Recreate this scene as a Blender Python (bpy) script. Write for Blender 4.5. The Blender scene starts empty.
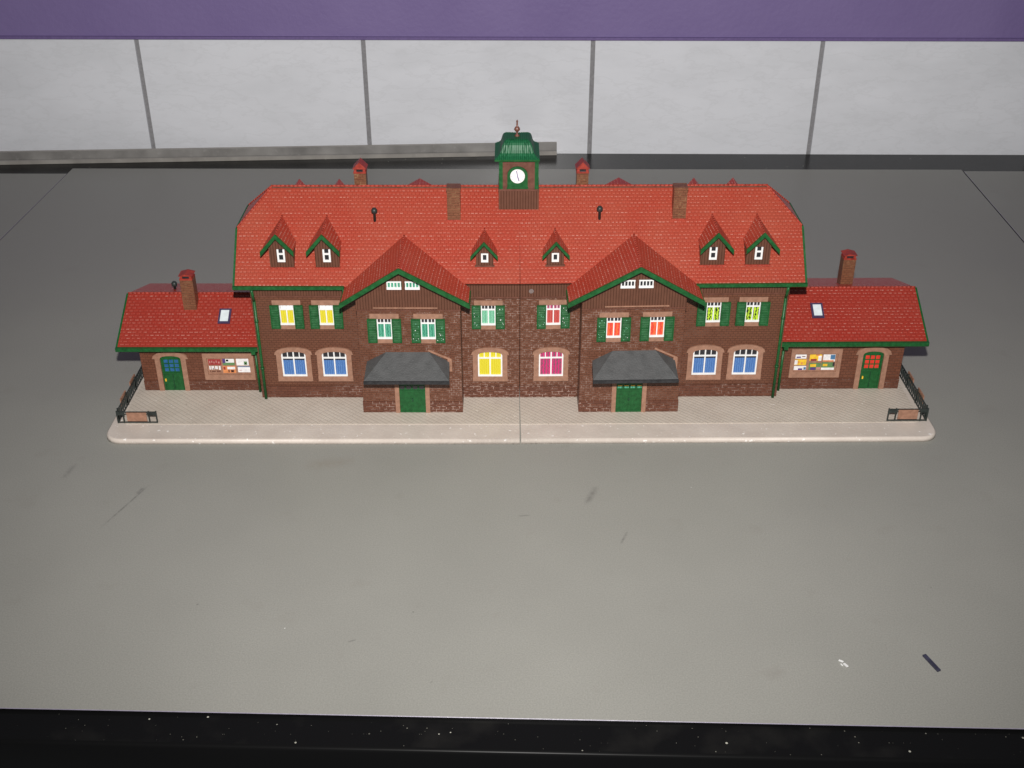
import bpy, bmesh, math, random
from mathutils import Vector
random.seed(7)
sc = bpy.context.scene
col = sc.collection
MM = 0.001
PI = math.pi

# ------------------------------------------------------------------ materials
class NT:
    """small node builder"""
    def __init__(s, name, rough=0.5, spec=0.5):
        s.m = bpy.data.materials.new(name); s.m.use_nodes = True
        s.t = s.m.node_tree; s.b = s.t.nodes['Principled BSDF']
        s.b.inputs['Roughness'].default_value = rough
        s.b.inputs['Specular IOR Level'].default_value = spec
    def n(s, typ, **kw):
        d = s.t.nodes.new(typ)
        for k, v in kw.items(): setattr(d, k, v)
        return d
    def link(s, a, b): s.t.links.new(a, b)
    def put(s, sock, v):
        if isinstance(v, bpy.types.NodeSocket): s.link(v, sock)
        elif isinstance(v, (tuple, list)) and len(v) == 3 and sock.type == 'RGBA': sock.default_value = (*v, 1)
        else: sock.default_value = v
    def math(s, op, a, b=None, c=None, clamp=False):
        d = s.n('ShaderNodeMath', operation=op); d.use_clamp = clamp
        s.put(d.inputs[0], a)
        if b is not None: s.put(d.inputs[1], b)
        if c is not None: s.put(d.inputs[2], c)
        return d.outputs[0]
    def mix(s, f, a, b, mode='MIX'):
        d = s.n('ShaderNodeMix', data_type='RGBA', blend_type=mode)
        s.put(d.inputs[0], f); s.put(d.inputs[6], a); s.put(d.inputs[7], b)
        return d.outputs[2]
    def rng(s, v, a, b, c=0.0, d=1.0):
        r = s.n('ShaderNodeMapRange'); s.put(r.inputs[0], v)
        for i, x in enumerate((a, b, c, d)): r.inputs[i+1].default_value = x
        return r.outputs[0]
    def uv(s, sx=1, sy=1, rot=0):
        u = s.n('ShaderNodeUVMap'); u.uv_map = 'UVMap'
        mp = s.n('ShaderNodeMapping'); s.link(u.outputs[0], mp.inputs[0])
        mp.inputs['Scale'].default_value = (sx, sy, 1); mp.inputs['Rotation'].default_value = (0, 0, rot)
        return mp.outputs[0]
    def pos(s):                                        # world-scale position in mm
        g = s.n('ShaderNodeTexCoord'); v = s.n('ShaderNodeVectorMath', operation='SCALE')
        s.link(g.outputs['Object'], v.inputs[0]); v.inputs['Scale'].default_value = 1000
        return v.outputs[0]
    def sep(s, v):
        d = s.n('ShaderNodeSeparateXYZ'); s.link(v, d.inputs[0]); return d.outputs
    def noise(s, vec, scale, detail=3, rough=0.5):
        d = s.n('ShaderNodeTexNoise'); s.link(vec, d.inputs['Vector'])
        d.inputs['Scale'].default_value = scale; d.inputs['Detail'].default_value = detail
        d.inputs['Roughness'].default_value = rough
        return d.outputs[0]
    def bump(s, h, dist, strength=1.0, prev=None):
        d = s.n('ShaderNodeBump'); s.put(d.inputs['Height'], h)
        d.inputs['Distance'].default_value = dist*MM; d.inputs['Strength'].default_value = strength
        if prev: s.link(prev, d.inputs['Normal'])
        return d.outputs[0]
    def out(s, colr=None, normal=None, rough=None):
        if colr is not None: s.put(s.b.inputs['Base Color'], colr)
        if normal is not None: s.link(normal, s.b.inputs['Normal'])
        if rough is not None: s.put(s.b.inputs['Roughness'], rough)
        return s.m

def paint(name, c, rough=0.45, var=0.18, spec=0.4, bump=0.06, scale=0.35):
    k = NT(name, rough, spec); p = k.pos()
    a = k.noise(p, scale, 4); b = k.noise(p, scale*6, 2)
    dark = tuple(x*(1-var) for x in c); lite = tuple(min(1, x*(1+var)+0.01*var) for x in c)
    cc = k.mix(k.rng(a, .3, .7), dark, lite)
    cc = k.mix(k.math('MULTIPLY', k.rng(b, .62, .75), var), cc, tuple(min(1, x*1.5+.04) for x in c))
    return k.out(cc, k.bump(b, bump), k.rng(a, .3, .7, rough*.85, min(1, rough*1.2)))

def brick_mat(name, c1, c2, mortar, bw=4.2, bh=1.9, worn_glint=0.25, centre=0.0, low=0.0):
    """plastic brickwork, pale mortar and specular glints painted into its joints (more of them near the joint of the two halves)"""
    k = NT(name, 0.42, 0.45); v = k.uv()
    t = k.n('ShaderNodeTexBrick'); k.link(v, t.inputs['Vector'])
    t.inputs['Scale'].default_value = 1; t.inputs['Brick Width'].default_value = bw
    t.inputs['Row Height'].default_value = bh; t.inputs['Mortar Size'].default_value = 0.20
    t.inputs['Mortar Smooth'].default_value = 0.35
    t.inputs['Color1'].default_value = (*c1, 1); t.inputs['Color2'].default_value = (*c2, 1)
    t.inputs['Mortar'].default_value = (c1[0]*.6, c1[1]*.6, c1[2]*.6, 1)
    p = k.pos(); xyz = k.sep(p)
    n1 = k.noise(p, 0.035, 3); n2 = k.noise(p, 0.30, 2)
    ax = k.math('ABSOLUTE', k.math('SUBTRACT', xyz[0], 5.8))
    near = k.math('MULTIPLY', k.rng(ax, 40, 150, 1, 0), centre)
    near = k.math('ADD', near, k.math('MULTIPLY', k.rng(xyz[2], 12, 15, 1, 0), low))
    amt = k.math('ADD', k.math('ADD', k.rng(n1, .35, .7, -.05, worn_glint), near), 0.0, clamp=True)
    sp = k.math('MULTIPLY', amt, k.rng(n2, .44, .60))
    f = k.math('MULTIPLY', t.outputs['Fac'], sp, clamp=True)
    base = k.mix(k.rng(k.noise(p, .09, 4), .3, .7, 0, .35), t.outputs['Color'], tuple(x*.62 for x in c1))
    cc = k.mix(f, base, mortar)
    h = k.math('SUBTRACT', 1.0, t.outputs['Fac'])
    return k.out(cc, k.bump(h, 0.28, 0.8))

def tile_mat(name, c, bw=2.9, bh=2.5, spark=0.55):
    """moulded roof tiles: rows step down, joints staggered, pale wear and highlights painted along the row edges"""
    k = NT(name, 0.36, 0.5); v = k.uv(); s = k.sep(v)
    row = k.math('DIVIDE', s[1], bh); fl = k.math('FLOOR', row); fr = k.math('FRACT', row)
    off = k.math('MULTIPLY', k.math('MODULO', fl, 2.0), 0.5)
    cx = k.math('FRACT', k.math('ADD', k.math('DIVIDE', s[0], bw), off))
    d = k.math('ABSOLUTE', k.math('SUBTRACT', cx, 0.5))          # 0 centre .5 joint
    edge = k.math('ADD', fr, k.math('MULTIPLY', k.math('MULTIPLY', d, d), -0.35))
    h = k.math('SUBTRACT', 1.0, k.math('MULTIPLY', fr, 0.8))
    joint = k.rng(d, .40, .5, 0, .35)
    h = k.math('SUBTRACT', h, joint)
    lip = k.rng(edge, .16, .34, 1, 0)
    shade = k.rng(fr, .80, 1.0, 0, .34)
    p = k.pos(); n1 = k.noise(p, .03, 4); n2 = k.noise(p, .5, 2); n3 = k.noise(p, 1.6, 1)
    rnd = k.n('ShaderNodeTexWhiteNoise', noise_dimensions='2D')
    cmb = k.n('ShaderNodeCombineXYZ'); k.link(fl, cmb.inputs[1])
    k.link(k.math('FLOOR', k.math('ADD', k.math('DIVIDE', s[0], bw), off)), cmb.inputs[0]); k.link(cmb.outputs[0], rnd.inputs['Vector'])
    cc = k.mix(k.rng(rnd.outputs[0], 0, 1, 0, .35), c, tuple(x*.72 for x in c))
    cc = k.mix(k.rng(n1, .35, .7, 0, .4), cc, (c[0]*1.05, c[1]*1.7+.01, c[2]*1.6+.01))
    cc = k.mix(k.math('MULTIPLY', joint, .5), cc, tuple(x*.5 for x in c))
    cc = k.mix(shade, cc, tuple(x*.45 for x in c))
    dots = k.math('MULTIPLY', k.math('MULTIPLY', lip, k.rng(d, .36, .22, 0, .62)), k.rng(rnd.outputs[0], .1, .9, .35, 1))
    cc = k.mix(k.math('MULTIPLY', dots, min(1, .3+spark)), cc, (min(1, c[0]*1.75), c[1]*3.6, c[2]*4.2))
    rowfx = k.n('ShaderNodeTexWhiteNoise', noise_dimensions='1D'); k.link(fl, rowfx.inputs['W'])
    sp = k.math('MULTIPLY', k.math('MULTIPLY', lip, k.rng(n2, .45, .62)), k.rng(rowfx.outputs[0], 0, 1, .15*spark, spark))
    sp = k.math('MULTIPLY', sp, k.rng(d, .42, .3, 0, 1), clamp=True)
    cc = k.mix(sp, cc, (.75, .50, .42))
    return k.out(cc, k.bump(h, 0.42, 0.85), k.rng(n3, .3, .7, .3, .5))

def plank_mat(name, c, w=2.0, axis=0):
    k = NT(name, 0.5, 0.4); v = k.uv(); s = k.sep(v)
    fr = k.math('FRACT', k.math('DIVIDE', s[axis], w))
    g = k.rng(k.math('ABSOLUTE', k.math('SUBTRACT', fr, .5)), .36, .5, 0, 1)
    p = k.pos(); n = k.noise(p, .2, 4)
    cc = k.mix(k.rng(n, .3, .7, 0, .5), c, tuple(x*.65 for x in c))
    cc = k.mix(k.math('MULTIPLY', g, .7), cc, tuple(x*.35 for x in c))
    return k.out(cc, k.bump(k.math('SUBTRACT', 1.0, g), .3, .8))

def stripe_mat(name, a, b, w=1.1, thr=.5, wob=1.0):
    k = NT(name, .6, .3); v = k.uv(); s = k.sep(v)
    n = k.noise(v, .6, 2)
    x = k.math('ADD', k.math('DIVIDE', s[0], w), k.math('MULTIPLY', n, wob))
    f = k.rng(k.math('FRACT', x), thr-.12, thr+.12)
    return k.out(k.mix(f, a, b))

M = {}
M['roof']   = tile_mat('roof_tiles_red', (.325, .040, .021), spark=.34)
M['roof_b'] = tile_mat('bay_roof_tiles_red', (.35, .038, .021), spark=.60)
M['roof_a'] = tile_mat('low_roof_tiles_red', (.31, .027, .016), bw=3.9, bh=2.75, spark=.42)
M['ridge']  = paint('ridge_tile_red', (.33, .042, .024), .4, .3, bump=.3, scale=.5)
M['cap']    = paint('chimney_cap_red', (.26, .030, .018), .45, .3)
M['brick']  = brick_mat('brown_brickwork', (.140, .053, .029), (.124, .045, .025), (.40, .28, .235), bw=3.5, bh=1.9, worn_glint=.12, centre=.75, low=.0)
M['plinth'] = brick_mat('rough_plinth_brickwork', (.125, .044, .025), (.100, .033, .019), (.46, .33, .28), bw=5.0, bh=2.3, worn_glint=.95, centre=.8)
M['brick_a']= brick_mat('annex_brickwork', (.150, .053, .029), (.120, .041, .022), (.36, .21, .16), bw=4.0, bh=2.2, worn_glint=.22)
M['stack']  = brick_mat('chimney_brickwork', (.19, .075, .038), (.155, .058, .030), (.36, .22, .11), bw=3.6, bh=1.9, worn_glint=1.0)
M['plank']  = plank_mat('brown_planks', (.115, .045, .026))
M['wood']   = paint('brown_trim', (.115, .042, .026), .5, .2)
M['tan']    = paint('tan_stone_plastic', (.285, .150, .100), .5, .15)
M['tan_d']  = paint('tan_board_plastic', (.29, .150, .098), .5, .2)
M['green']  = paint('green_plastic', (.007, .076, .018), .40, .25, spec=.35)
M['peg'] = paint('dull_grey_peg', (.17, .13, .12), .5, .2)
M['green_d']= paint('dark_green_plastic', (.006, .050, .018), .4, .25)
M['white']  = paint('white_plastic', (.72, .72, .71), .4, .05)
M['dark']   = paint('dark_pane', (.018, .018, .022), .2, .2, spec=.6)
M['slate']  = paint('slate_grey_canopy', (.066, .067, .068), .55, .12, bump=.3, scale=.15)
M['slate_d']= paint('dark_canopy_edge', (.022, .022, .024), .5, .3)
M['iron']   = paint('dark_iron_plastic', (.020, .026, .024), .45, .3)
M['brown_m']= paint('brown_finial', (.13, .05, .035), .3, .3)
M['rib']    = plank_mat('ribbed_green_roof', (.009, .105, .040), 1.5); M['rib'].node_tree.nodes['Principled BSDF'].inputs['Roughness'].default_value = .5
M['blue']   = stripe_mat('blue_curtain', (.05, .13, .34), (.09, .20, .44), 1.6, .6)
M['yellow'] = stripe_mat('yellow_curtain', (.56, .48, .02), (.63, .56, .04), 1.6, .6)
M['teal']   = stripe_mat('teal_curtain', (.030, .20, .12), (.09, .33, .22), 2.0, .5)
M['mint']   = stripe_mat('mint_curtain', (.12, .36, .22), (.20, .47, .32), 2.0, .5)
M['red']    = stripe_mat('red_curtain', (.38, .05, .045), (.46, .08, .07), 2.0, .5)
M['orange'] = stripe_mat('orange_curtain', (.60, .055, .035), (.72, .13, .04), 3.0, .6)
M['magenta']= stripe_mat('magenta_curtain', (.50, .03, .14), (.16, .07, .10), 2.3, .6)
M['lime']   = stripe_mat('lime_and_black_curtain', (.42, .62, .03), (.015, .03, .01), 2.1, .55, 1.6)
M['sky']    = paint('pale_skylight_pane', (.62, .68, .70), .3, .08)
M['purple'] = paint('dark_violet_frame', (.05, .035, .08), .4, .1)
M['p_blue'] = paint('blue_pane', (.02, .10, .24), .3, .2)
M['p_red']  = paint('red_pane', (.60, .04, .025), .3, .2)
for nm, c in dict(pr=(.28,.03,.03), pw=(.72,.70,.70), po=(.60,.22,.08), py=(.72,.45,.03), pk=(.03,.025,.03), pg=(.10,.20,.08), pp=(.08,.04,.18), pb=(.06,.16,.30), pm=(.42,.20,.18)).items():
    M[nm] = paint('poster_'+{'pr':'red','pw':'white','po':'orange','py':'yellow','pk':'black','pg':'green','pp':'violet','pb':'blue','pm':'rose'}[nm], c, .5, .15)

def platform_mat():
    k = NT('pale_paving_plastic', .5, .35); p = k.pos(); xyz = k.sep(p)
    d = k.math('ADD', xyz[0], k.math('MULTIPLY', xyz[1], 1.15))
    fr = k.math('FRACT', k.math('DIVIDE', d, 5.0))
    g = k.rng(k.math('ABSOLUTE', k.math('SUBTRACT', fr, .5)), .3, .5, 0, 1)
    d2 = k.math('SUBTRACT', xyz[0], k.math('MULTIPLY', xyz[1], .9))
    fr2 = k.math('FRACT', k.math('DIVIDE', d2, 9.0))
    g2 = k.rng(k.math('ABSOLUTE', k.math('SUBTRACT', fr2, .5)), .42, .5, 0, .6)
    gg = k.math('MAXIMUM', g, g2)
    n = k.noise(p, .05, 5); n2 = k.noise(p, .35, 3)
    cc = k.mix(k.rng(n, .3, .7), (.47, .41, .35), (.53, .47, .405))
    cc = k.mix(k.math('MULTIPLY', gg, .36), cc, (.36, .315, .27))
    cc = k.mix(k.rng(n2, .70, .74, 0, .6), cc, (.75, .70, .65))
    cc = k.mix(k.rng(k.noise(p, .9, 1), .74, .78, 0, .8), cc, (.12, .09, .07))
    return k.out(cc, k.bump(k.math('SUBTRACT', 1.0, gg), .2, .7))
def kerb_mat():
    k = NT('pale_kerb_plastic', .45, .4); p = k.pos()
    n = k.noise(p, .06, 4); n2 = k.noise(p, .28, 3)
    cc = k.mix(k.rng(n, .3, .7), (.50, .435, .385), (.57, .505, .45))
    cc = k.mix(k.rng(n2, .66, .70, 0, .7), cc, (.86, .83, .80))
    return k.out(cc, k.bump(k.noise(p, .5, 3), .35, .6))
M['paving'] = platform_mat(); M['kerb'] = kerb_mat()

def board_mat():
    k = NT('grey_laminate_board', .42, .26); p = k.pos()
    n = k.noise(p, .008, 5, .55); n2 = k.noise(p, 1.1, 2); n3 = k.noise(p, .035, 4, .6)
    cc = k.mix(k.rng(n, .3, .7), (.262, .258, .234), (.290, .285, .259))
    cc = k.mix(k.rng(n3, .62, .8, 0, .35), cc, (.22, .205, .18))
    cc = k.mix(k.rng(n2, .3, .7, 0, .36), cc, (.15, .150, .138))
    n4 = k.noise(p, .45, 3, .7); cc = k.mix(k.rng(n4, .62, .72, 0, .12), cc, (.33, .33, .31))
    v = k.n('ShaderNodeTexVoronoi', feature='F1'); k.link(p, v.inputs['Vector']); v.inputs['Scale'].default_value = .035
    vs = k.sep(v.outputs['Color'])
    for ch, colr in ((0, (.07,.065,.06)), (1, (.60,.60,.58))):
        r = k.rng(vs[ch], .72, 1, 0, .55)             # only some cells carry a speck
        v2 = k.math('LESS_THAN', v.outputs['Distance'], k.math('MULTIPLY', r, .035))
        cc = k.mix(k.math('MULTIPLY', v2, .8), cc, colr)
    xyz = k.sep(p)
    # old scratches and smudges lying in the laminate: (x0,y0,x1,y1,width,colour,strength)
    for x0, y0, x1, y1, w, c_, a in MARKS:
        L = math.hypot(x1-x0, y1-y0); ux, uy = (x1-x0)/L, (y1-y0)/L
        dx = k.math('SUBTRACT', xyz[0], x0); dy = k.math('SUBTRACT', xyz[1], y0)
        t = k.math('ADD', k.math('MULTIPLY', dx, ux), k.math('MULTIPLY', dy, uy))
        q = k.math('ABSOLUTE', k.math('SUBTRACT', k.math('MULTIPLY', dx, uy), k.math('MULTIPLY', dy, ux)))
        tt = k.math('ABSOLUTE', k.math('SUBTRACT', t, L/2))
        m = k.math('MULTIPLY', k.rng(q, 0, w, 1, 0), k.rng(tt, L*.25, L*.6, 1, 0))
        m = k.math('MULTIPLY', m, k.rng(k.noise(p, .35, 3), .35, .6, .3*min(1,a*1.5), a))
        cc = k.mix(k.math('MULTIPLY', m, 1.0, clamp=True), cc, c_)
    return k.out(cc, k.bump(n2, .05, .5), k.rng(n, .3, .7, .34, .5))
DK = (.11,.105,.10); LT = (.42,.41,.39)
MARKS = [(-268,-103,-251,-60,1.0,DK,.75), (-256,-68,-253,-61,2.0,DK,.8), (-312,-50,-309,-32,3.0,DK,.4), (50,-79,58,-60,3.2,DK,.6),
         (66,-86,88,-83,6,LT,.0), (-54,-70,-32,-68,7,LT,.0), (-146,-34,-112,-28,8,(.22,.20,.17),.6),
         (-95,-213,-90,-211,.7,DK,.9), (4,-93,12,-92,.9,DK,.6), (140,-240,152,-236,6,(.22,.21,.19),.7),
         (70,-122,75,-110,1.2,DK,.7), (-189,-181,-187.5,-180,.8,DK,.9), (-45,-245,-44,-244,.8,DK,.9)]
M['board'] = board_mat()
def black_mat(name, rough, base=.012, specks=True):
    k = NT(name, rough, .20 if specks else .10); p = k.pos(); cc = (base, base, base*1.05)
    if specks:
        v = k.n('ShaderNodeTexVoronoi', feature='F1'); k.link(p, v.inputs['Vector']); v.inputs['Scale'].default_value = .16
        vs = k.sep(v.outputs['Color'])
        m = k.math('LESS_THAN', v.outputs['Distance'], k.rng(vs[0], .62, 1, 0, .12))
        n = k.noise(p, .03, 4)
        w_ = k.n('ShaderNodeTexVoronoi', feature='F1'); k.link(p, w_.inputs['Vector']); w_.inputs['Scale'].default_value = .5
        ws = k.sep(w_.outputs['Color'])
        m2 = k.math('LESS_THAN', w_.outputs['Distance'], k.rng(ws[1], .78, 1, 0, .18))
        cc = k.mix(k.math('MULTIPLY', m, k.rng(n, .4, .6, .15, .9)), cc, (.50, .49, .42))
        cc = k.mix(k.math('MULTIPLY', m2, k.rng(n, .42, .6, .05, .6)), cc, (.30, .29, .24))
        cc = k.mix(k.rng(n, .55, .75, 0, .4), cc, (.022, .021, .019))
    return k.out(cc, None, rough)
M['black'] = black_mat('black_gloss_laminate', .24, .005)
M['black_b'] = black_mat('black_edge_laminate', .35, .005, False)
M['edge']  = paint('board_edge_highlight', (.22, .20, .26), .35, .1)  # thin highlight on the board rim, painted as a lighter violet grey
def wall_mat():
    k = NT('violet_wall_paint', .55, .3); p = k.pos()
    n = k.noise(p, .012, 3); n2 = k.noise(p, .18, 3)
    cc = k.mix(k.rng(n, .3, .7), (.200, .148, .335), (.225, .170, .365))
    return k.out(cc, k.bump(n2, .9, .5))
def glaze_mat():
    k = NT('white_marbled_glaze', .22, .5); p = k.pos()
    mp = k.n('ShaderNodeMapping'); k.link(p, mp.inputs[0]); mp.inputs['Rotation'].default_value = (0, .65, 0); mp.inputs['Scale'].default_value = (1, 1, 2.6)
    n = k.noise(mp.outputs[0], .010, 5, .62); n2 = k.noise(mp.outputs[0], .022, 4, .6)
    cc = k.mix(k.rng(n, .34, .60), (.74, .75, .79), (.80, .81, .855))
    vein = k.rng(k.math('ABSOLUTE', k.math('SUBTRACT', n2, .5)), 0, .035, .22, 0)
    cc = k.mix(vein, cc, (.62, .625, .65))
    return k.out(cc, k.bump(k.noise(p, .02, 2), .25, .4))
M['violet'] = wall_mat(); M['glaze'] = glaze_mat()
M['grout'] = paint('grey_grout', (.27, .265, .275), .8, .15)
M['violet_d'] = paint('violet_paint_edge', (.17, .12, .29), .5, .1)
M['strip'] = paint('pale_grey_strip', (.235, .225, .215), .35, .25, scale=.03)
M['strip_l'] = paint('pale_strip_lip', (.33, .31, .285), .35, .15, scale=.05)
M['sliver'] = paint('dark_sliver', (.035, .035, .06), .4, .3)

# ------------------------------------------------------------------ mesh helper (coordinates in mm)
IDT = lambda p: p
XF = IDT
class MB:
    def __init__(s): s.v = []; s.f = []; s.m = []; s.uv = []; s.mats = []; s.sm = []
    def mi(s, mat):
        if mat not in s.mats: s.mats.append(mat)
        return s.mats.index(mat)
    def poly(s, pts, mat, smooth=False):
        pts = [Vector(p) for p in pts]
        nrm = Vector((0, 0, 0))
        for i in range(len(pts)):
            a, b = pts[i], pts[(i+1) % len(pts)]
            nrm += Vector(((a.y-b.y)*(a.z+b.z), (a.z-b.z)*(a.x+b.x), (a.x-b.x)*(a.y+b.y)))
        if nrm.length < 1e-9: return s
        nrm.normalize()
        if abs(nrm.z) > .98: t = Vector((1, 0, 0))
        else: t = Vector((0, 0, 1)).cross(nrm).normalized()
        if t.x < -.3 or (abs(t.x) <= .3 and t.y < 0): t = -t
        w = nrm.cross(t)
        if w.z < -1e-6 or (abs(w.z) < 1e-6 and w.y < 0): w = -w
        b = len(s.v); s.v += [tuple(p) for p in pts]
        s.f.append(tuple(range(b, b+len(pts)))); s.m.append(s.mi(mat)); s.sm.append(smooth)
        s.uv.append([(p.dot(t), p.dot(w)) for p in pts])
        return s
    def box(s, x0, x1, y0, y1, z0, z1, mat):
        x0, x1 = min(x0, x1), max(x0, x1)
        c = [(x, y, z) for z in (z0, z1) for y in (y0, y1) for x in (x0, x1)]
        for f in ((0,2,3,1), (4,5,7,6), (0,1,5,4), (2,6,7,3), (0,4,6,2), (1,3,7,5)): s.poly([c[i] for i in f], mat)
        return s
    def slab(s, pts, t, mat, edge=None):
        """roof panel: pts is the top face, thickness t straight down its normal"""
        pts = [Vector(p) for p in pts]; n = (pts[1]-pts[0]).cross(pts[2]-pts[1]).normalized()
        if n.z < 0: n = -n
        lo = [p-n*t for p in pts]; s.poly(pts, mat); s.poly(lo[::-1], edge or mat)
        for i in range(len(pts)):
            j = (i+1) % len(pts); s.poly([pts[i], pts[j], lo[j], lo[i]], edge or mat)
        return s
    def prism(s, prof, axis, a, b, mat):
        """profile (2-D) pushed along an axis"""
        def P(q, t): return {'x': (t, q[0], q[1]), 'y': (q[0], t, q[1]), 'z': (q[0], q[1], t)}[axis]
        A = [P(q, a) for q in prof]; B = [P(q, b) for q in prof]
        s.poly(A, mat); s.poly(B[::-1], mat)
        for i in range(len(prof)):
            j = (i+1) % len(prof); s.poly([A[i], B[i], B[j], A[j]], mat)
        return s
    def tube(s, p, q, r, mat, n=8, r2=None):
        p, q = Vector(p), Vector(q); d = (q-p).normalized(); r2 = r if r2 is None else r2
        u = d.orthogonal().normalized(); w = d.cross(u)
        A = [p+(u*math.cos(2*PI*i/n)+w*math.sin(2*PI*i/n))*r for i in range(n)]
        B = [q+(u*math.cos(2*PI*i/n)+w*math.sin(2*PI*i/n))*r2 for i in range(n)]
        s.poly(A[::-1], mat); s.poly(B, mat)
        for i in range(n):
            j = (i+1) % n; s.poly([A[i], A[j], B[j], B[i]], mat, True)
        return s
    def lathe(s, c, prof, mat, n=12):
        for (r0, z0), (r1, z1) in zip(prof, prof[1:]):
            for i in range(n):
                a, b = 2*PI*i/n, 2*PI*(i+1)/n
                q = [(c[0]+r0*math.cos(a), c[1]+r0*math.sin(a), c[2]+z0), (c[0]+r0*math.cos(b), c[1]+r0*math.sin(b), c[2]+z0),
                     (c[0]+r1*math.cos(b), c[1]+r1*math.sin(b), c[2]+z1), (c[0]+r1*math.cos(a), c[1]+r1*math.sin(a), c[2]+z1)]
                if r0 < 1e-6: q = q[1:]
                elif r1 < 1e-6: q = q[:3]
                s.poly(q, mat, True)
        return s
    def bar(s, p, q, w, h, mat):
        """square bar from p to q, w across, h in height"""
        p, q = Vector(p), Vector(q); d = (q-p).normalized()
        u = d.cross(Vector((0, 0, 1)));  u = (u if u.length > 1e-3 else Vector((1, 0, 0))).normalized(); v = u.cross(d)
        o = [(-w/2, -h/2), (w/2, -h/2), (w/2, h/2), (-w/2, h/2)]
        A = [p+u*a+v*b for a, b in o]; B = [q+u*a+v*b for a, b in o]
        s.poly(A[::-1], mat); s.poly(B, mat)
        for i in range(4):
            j = (i+1) % 4; s.poly([A[i], A[j], B[j], B[i]], mat)
        return s
    def build(s, name, parent=None, label=None, bevel=0, **props):
        vv = [Vector(XF(p)) for p in s.v]
        lo = Vector([min(p[i] for p in vv) for i in range(3)]); hi = Vector([max(p[i] for p in vv) for i in range(3)])
        me = bpy.data.meshes.new(name)
        me.from_pydata([tuple(p*MM) for p in vv], [], s.f)
        for m_ in s.mats: me.materials.append(M[m_])
        uvl = me.uv_layers.new(name='UVMap')
        for pi, pl in enumerate(me.polygons):
            pl.material_index = s.m[pi]; pl.use_smooth = s.sm[pi]
            for k_, li in enumerate(pl.loop_indices): uvl.data[li].uv = s.uv[pi][k_]
        bm = bmesh.new(); bm.from_mesh(me)
        bmesh.ops.remove_doubles(bm, verts=bm.verts, dist=2e-6)
        bmesh.ops.recalc_face_normals(bm, faces=bm.faces)
        bm.to_mesh(me); bm.free()
        o = bpy.data.objects.new(name, me); col.objects.link(o)
        if parent: o.parent = parent
        if label: o['label'] = label
        for k_, v_ in props.items(): o[k_] = v_
        if bevel:
            b = o.modifiers.new('bevel', 'BEVEL'); b.width = bevel*MM; b.segments = 2; b.limit_method = 'ANGLE'
        return o
def part(name, parent, fn, label=None, bevel=0):
    m = MB(); fn(m); return m.build(name, parent, label, bevel)

# ------------------------------------------------------------------ setting: wall and worktop
WY = 626; WR = -0.009         # wall plane at x=0 and its slope
wy = lambda x: WY + WR*x
m = MB()
m.poly([(-1500, wy(-1500), 131.5), (1500, wy(1500), 131.5), (1500, wy(1500), 900), (-1500, wy(-1500), 900)], 'violet')
m.build('violet_wall', kind='structure')
m = MB()
m.poly([(-1500, wy(-1500)+2, -120), (1500, wy(1500)+2, -120), (1500, wy(1500)+2, 131), (-1500, wy(-1500)+2, 131)], 'grout')
js = [-1205, -945, -685, -427, -169, 92, 352, 614, 875, 1135]
for a, b in zip(js, js[1:]):
    x0, x1 = a+2.6, b-2.6
    A = [(x0, wy(x0)-1, -118), (x1, wy(x1)-1, -118), (x1, wy(x1)-1, 130.5), (x0, wy(x0)-1, 130.5)]
    B = [(x, y+3, z) for x, y, z in A]
    m.poly(A, 'glaze')
    for i in range(4): m.poly([A[i], A[(i+1) % 4], B[(i+1) % 4], B[i]], 'glaze')
m.build('tiled_wall', kind='structure')
m = MB()   # painted lip where the violet plaster steps over the tiles
m.slab([(-1500, wy(-1500)-3, 134.5), (1500, wy(1500)-3, 134.5), (1500, wy(1500)+1, 134.6), (-1500, wy(-1500)+1, 134.6)], 3.2, 'violet_d')
m.build('wall_ledge', kind='structure')

fy = lambda x: -271.3 - 0.027*x       # front edge of the boards
gy = lambda x: fy(x) - 21.5           # front edge of the black table
by = lambda x: 565 - 0.004*x
tb = bpy.data.objects.new('table', None); col.objects.link(tb); tb.location = (0, 0, -.045)
tb['label'] = 'black glossy table with dusty front edge under the grey boards'; tb['category'] = 'table'
def at_tb(o): o.location = (0, 0, .045); return o
X = 1100
m = MB()
prof = [(0, -5), (0, -5)]
rows = [(2.2, -2.2), (.9, -2.5), (.2, -3.2), (0, -4.4), (0, -38), (4, -44)]
def fr(x, r): return (x, gy(x)+r[0], r[1])
m.poly([fr(-X, rows[0]), fr(X, rows[0]), (X, wy(X)-2, -2.2), (-X, wy(-X)-2, -2.2)], 'black')
for a, b in zip(rows, rows[1:]): m.poly([fr(-X, a), fr(X, a), fr(X, b), fr(-X, b)], 'black_b', True)
m.poly([fr(-X, rows[-1]), fr(X, rows[-1]), (X, wy(X)-2, -44), (-X, wy(-X)-2, -44)], 'black_b')
for sx in (-X, X): m.poly([fr(sx, r) for r in rows]+[(sx, wy(sx)-2, -44), (sx, wy(sx)-2, -2.2)], 'black_b')
at_tb(m.build('table_top', tb))
at_tb(part('apron', tb, lambda m: m.box(-X+60, X-60, -250, -228, -120, -44.5, 'black_b')))

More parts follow.
